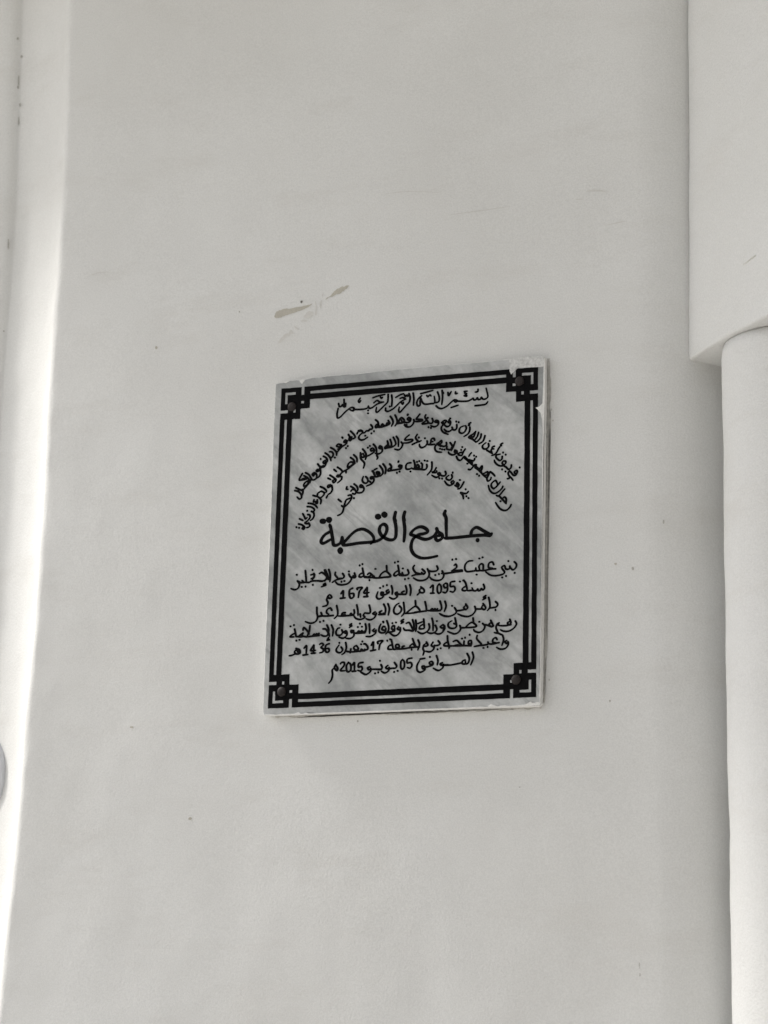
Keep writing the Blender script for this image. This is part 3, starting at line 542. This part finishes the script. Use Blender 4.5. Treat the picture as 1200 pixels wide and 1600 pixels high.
bm = bmesh.new(); lev = 20
def edge_line(bm, ka, kb, horiz):
    global lev
    o, eu, ev = corner_frame(ka); d = (O[kb]-O[ka]); Ln = d.length/U; d = d.normalized()
    inn = ev if horiz else eu
    for a, b in ((L0, L1), (L2, L3)):
        n = 60; x0, x1 = 630, Ln-630; up, dn = [], []
        for i in range(n+1):
            t = x0 + (x1-x0)*i/n; s = random.random()*50
            wob = 5*noise.noise(Vector((t/260, a*.37+lev, 0))) + 2.2*noise.noise(Vector((t/50, a+lev, 3)))
            wob2 = 5*noise.noise(Vector((t/240, a*.41+lev, 9))) + 2.2*noise.noise(Vector((t/55, a+lev, 5)))
            up.append(o + d*(t*U) + inn*((a+wob)*U)); dn.append(o + d*(t*U) + inn*((b+wob2)*U))
        uv = [bm.verts.new(put(p, lev*.000012)) for p in up]; dv = [bm.verts.new(put(p, lev*.000012)) for p in dn]
        for i in range(n): bm.faces.new((uv[i], uv[i+1], dv[i+1], dv[i]))
        lev += 1
edge_line(bm, 'tl', 'tr', True); edge_line(bm, 'bl', 'br', True); edge_line(bm, 'tl', 'bl', False); edge_line(bm, 'tr', 'br', False)
obj('border', fix(bm), M_PAINT, plaque)

# screws
for x, y in ((456.5, 635.8), (812, 596), (440.5, 1081), (806.8, 1062.3)):
    c = on_y(x, y); bm = bmesh.new(); R = .0073; rings = []
    for rr, hh in ((1, .0002), (1, .0012), (.93, .0020), (.6, .0029), (.25, .0033)):
        rings.append([bm.verts.new((c.x + R*rr*math.cos(2*math.pi*i/24), -hh-.0004, c.z + R*rr*math.sin(2*math.pi*i/24))) for i in range(24)])
    for p, q in zip(rings, rings[1:]):
        for i in range(24): bm.faces.new((p[i], p[(i+1) % 24], q[(i+1) % 24], q[i]))
    bm.faces.new(rings[-1]); obj('screw', fix(bm), M_SCREW, plaque, True)

# lettering: every pen stroke is a ribbon with round ends, laid on the slab's face
def stroke(bm, pts, w, lev):
    dy = .00002 + (lev % 40)*.000009
    if len(pts) == 1 or (len(pts) == 2 and math.hypot(pts[0][0]-pts[1][0], pts[0][1]-pts[1][1]) < w*.6):
        cx = sum(p[0] for p in pts)/len(pts); cy = sum(p[1] for p in pts)/len(pts); r = w*.56
        ph = random.random()*6; el = random.uniform(.9, 1.12)
        ring = [bm.verts.new(put(on_y(cx + r*el*math.cos(ph+2*math.pi*i/12)*random.uniform(.93, 1.07), cy + r/el*math.sin(ph+2*math.pi*i/12)*random.uniform(.93, 1.07)), dy)) for i in range(12)]
        bm.faces.new(ring); return
    q = smooth_poly(pts, 7, False) if len(pts) > 2 else [(pts[0][0]+(pts[1][0]-pts[0][0])*t/6, pts[0][1]+(pts[1][1]-pts[0][1])*t/6) for t in range(7)]
    n = len(q); Ls, Rs, hw = [], [], []
    seed = random.random()*100
    for i, (x, y) in enumerate(q):
        a, b = q[max(0, i-1)], q[min(n-1, i+1)]; dx, dy_ = b[0]-a[0], b[1]-a[1]; l = math.hypot(dx, dy_) or 1
        dx, dy_ = dx/l, dy_/l
        h = w*.5*(1 + .30*(abs(dx*.64+dy_*.77)-.6) +   .05*noise.noise(Vector((seed, i*.21, 0))))
        t = i/(n-1)
        if t > .8: h *= 1-.22*(t-.8)/.2
        hw.append(h); Ls.append((x-dy_*h, y+dx*h)); Rs.append((x+dy_*h, y-dx*h))
    lv = [bm.verts.new(put(on_y(*p), dy)) for p in Ls]; rv = [bm.verts.new(put(on_y(*p), dy)) for p in Rs]
    for i in range(n-1): bm.faces.new((lv[i], lv[i+1], rv[i+1], rv[i]))
    for i, s in ((0, -1), (n-1, 1)):
        x, y = q[i]; h = hw[i]; th = math.atan2(Ls[i][1]-y, Ls[i][0]-x)
        arc = [bm.verts.new(put(on_y(x + h*math.cos(th - s*math.pi*k/6), y + h*math.sin(th - s*math.pi*k/6)), dy)) for k in range(1, 6)]
        bm.faces.new([lv[i]] + arc + [rv[i]])
lines = {}
for name, ox, oy, sc, w, data in LETTERING:
    bm = lines.setdefault(name, bmesh.new())
    for k, s in enumerate(data.split(';')):
        pts = [tuple(float(v) for v in p.split(',')) for p in s.split()]
        stroke(bm, [(ox+x/sc, oy+y/sc) for x, y in pts], w*PEN, k)
for name, bm in lines.items():
    for f in bm.faces:
        f.normal_update()
        if f.normal.y > 0: f.normal_flip()
    tag(obj('inscription_line', bm, M_PAINT, plaque), {'title': 'large central title in black Arabic script', 'opening phrase': 'small opening phrase at the top in black Arabic script',
        'outer arc': 'outermost arched line of black Arabic script', 'middle arc': 'middle arched line of black Arabic script', 'inner arc': 'innermost arched line of black Arabic script',
        'first line': 'straight line of black script just under the title', 'second line': 'line of black script with the years 1095 and 1674', 'third line': 'third straight line under the title', 'fourth line': 'fourth straight line under the title',
        'fifth line': 'line of black script with 17 and 1436', 'last line': 'bottom line of black script with 05 and 2015'}[name])

# whitewash that has strayed over the slab's rim
def slab_point(x, y, lift): return on_y(x, y, -lift)
def smear(polys, mat, label, lift=.0007, jag=.3, sub=3):
    for p in polys:
        bm = bmesh.new(); flake(bm, p, lift, jag, sub, slab_point)
        tag(obj('whitewash_smear', fix(bm), mat, plaque), label)
smear([[(796, 559.5), (815, 558), (835, 556), (849, 556.5), (850, 566), (849, 573), (840, 573.5), (828, 572.8), (820, 574.5), (810, 574.5), (803, 576), (801.5, 582), (798.5, 585), (796, 580)]], M_FILM, 'thin whitish film over the upper right corner', .0006, .2, 1)
smear([[(851.2, 557), (851, 630), (849, 700), (848, 800), (846.2, 950), (844.6, 1060), (844, 1101), (842.6, 1085), (843.5, 1050), (844.5, 950), (846.4, 860), (846.6, 790), (847.2, 730), (847.6, 672), (847, 655), (844.5, 645), (840, 640), (836.8, 637), (843, 635), (847.6, 630), (849, 600), (849.4, 570)]], M_SMEAR, 'wavering whitewash along the right rim', .0007, .2, 1)
smear([[(764, 1104.6), (764, 1102), (768, 1100.4), (776, 1103.2), (786, 1102), (797, 1102.8), (812, 1101.5), (822, 1100), (829, 1096.2), (832, 1098), (841, 1097), (842.5, 1101.6), (820, 1103.2), (790, 1104.2)],
       [(411, 1117.6), (420, 1116.2), (431, 1116.4), (445, 1115.6), (460, 1114.6), (466, 1112.8), (472, 1115), (478, 1113), (486, 1114.6), (520, 1113), (560, 1111.6), (600, 1110.2), (660, 1108), (720, 1105.6), (752, 1104.2), (754, 1105.4), (700, 1107.8), (600, 1111.8), (500, 1115.2), (440, 1117.6)]], M_SMEAR, 'ragged whitewash along the bottom rim')
smear([[(468, 594.5), (476, 593), (473, 598.5), (472, 600)], [(443, 597.4), (449, 595.5), (447, 598.6)]], M_SMEAR, 'small whitewash chips at the upper left rim')
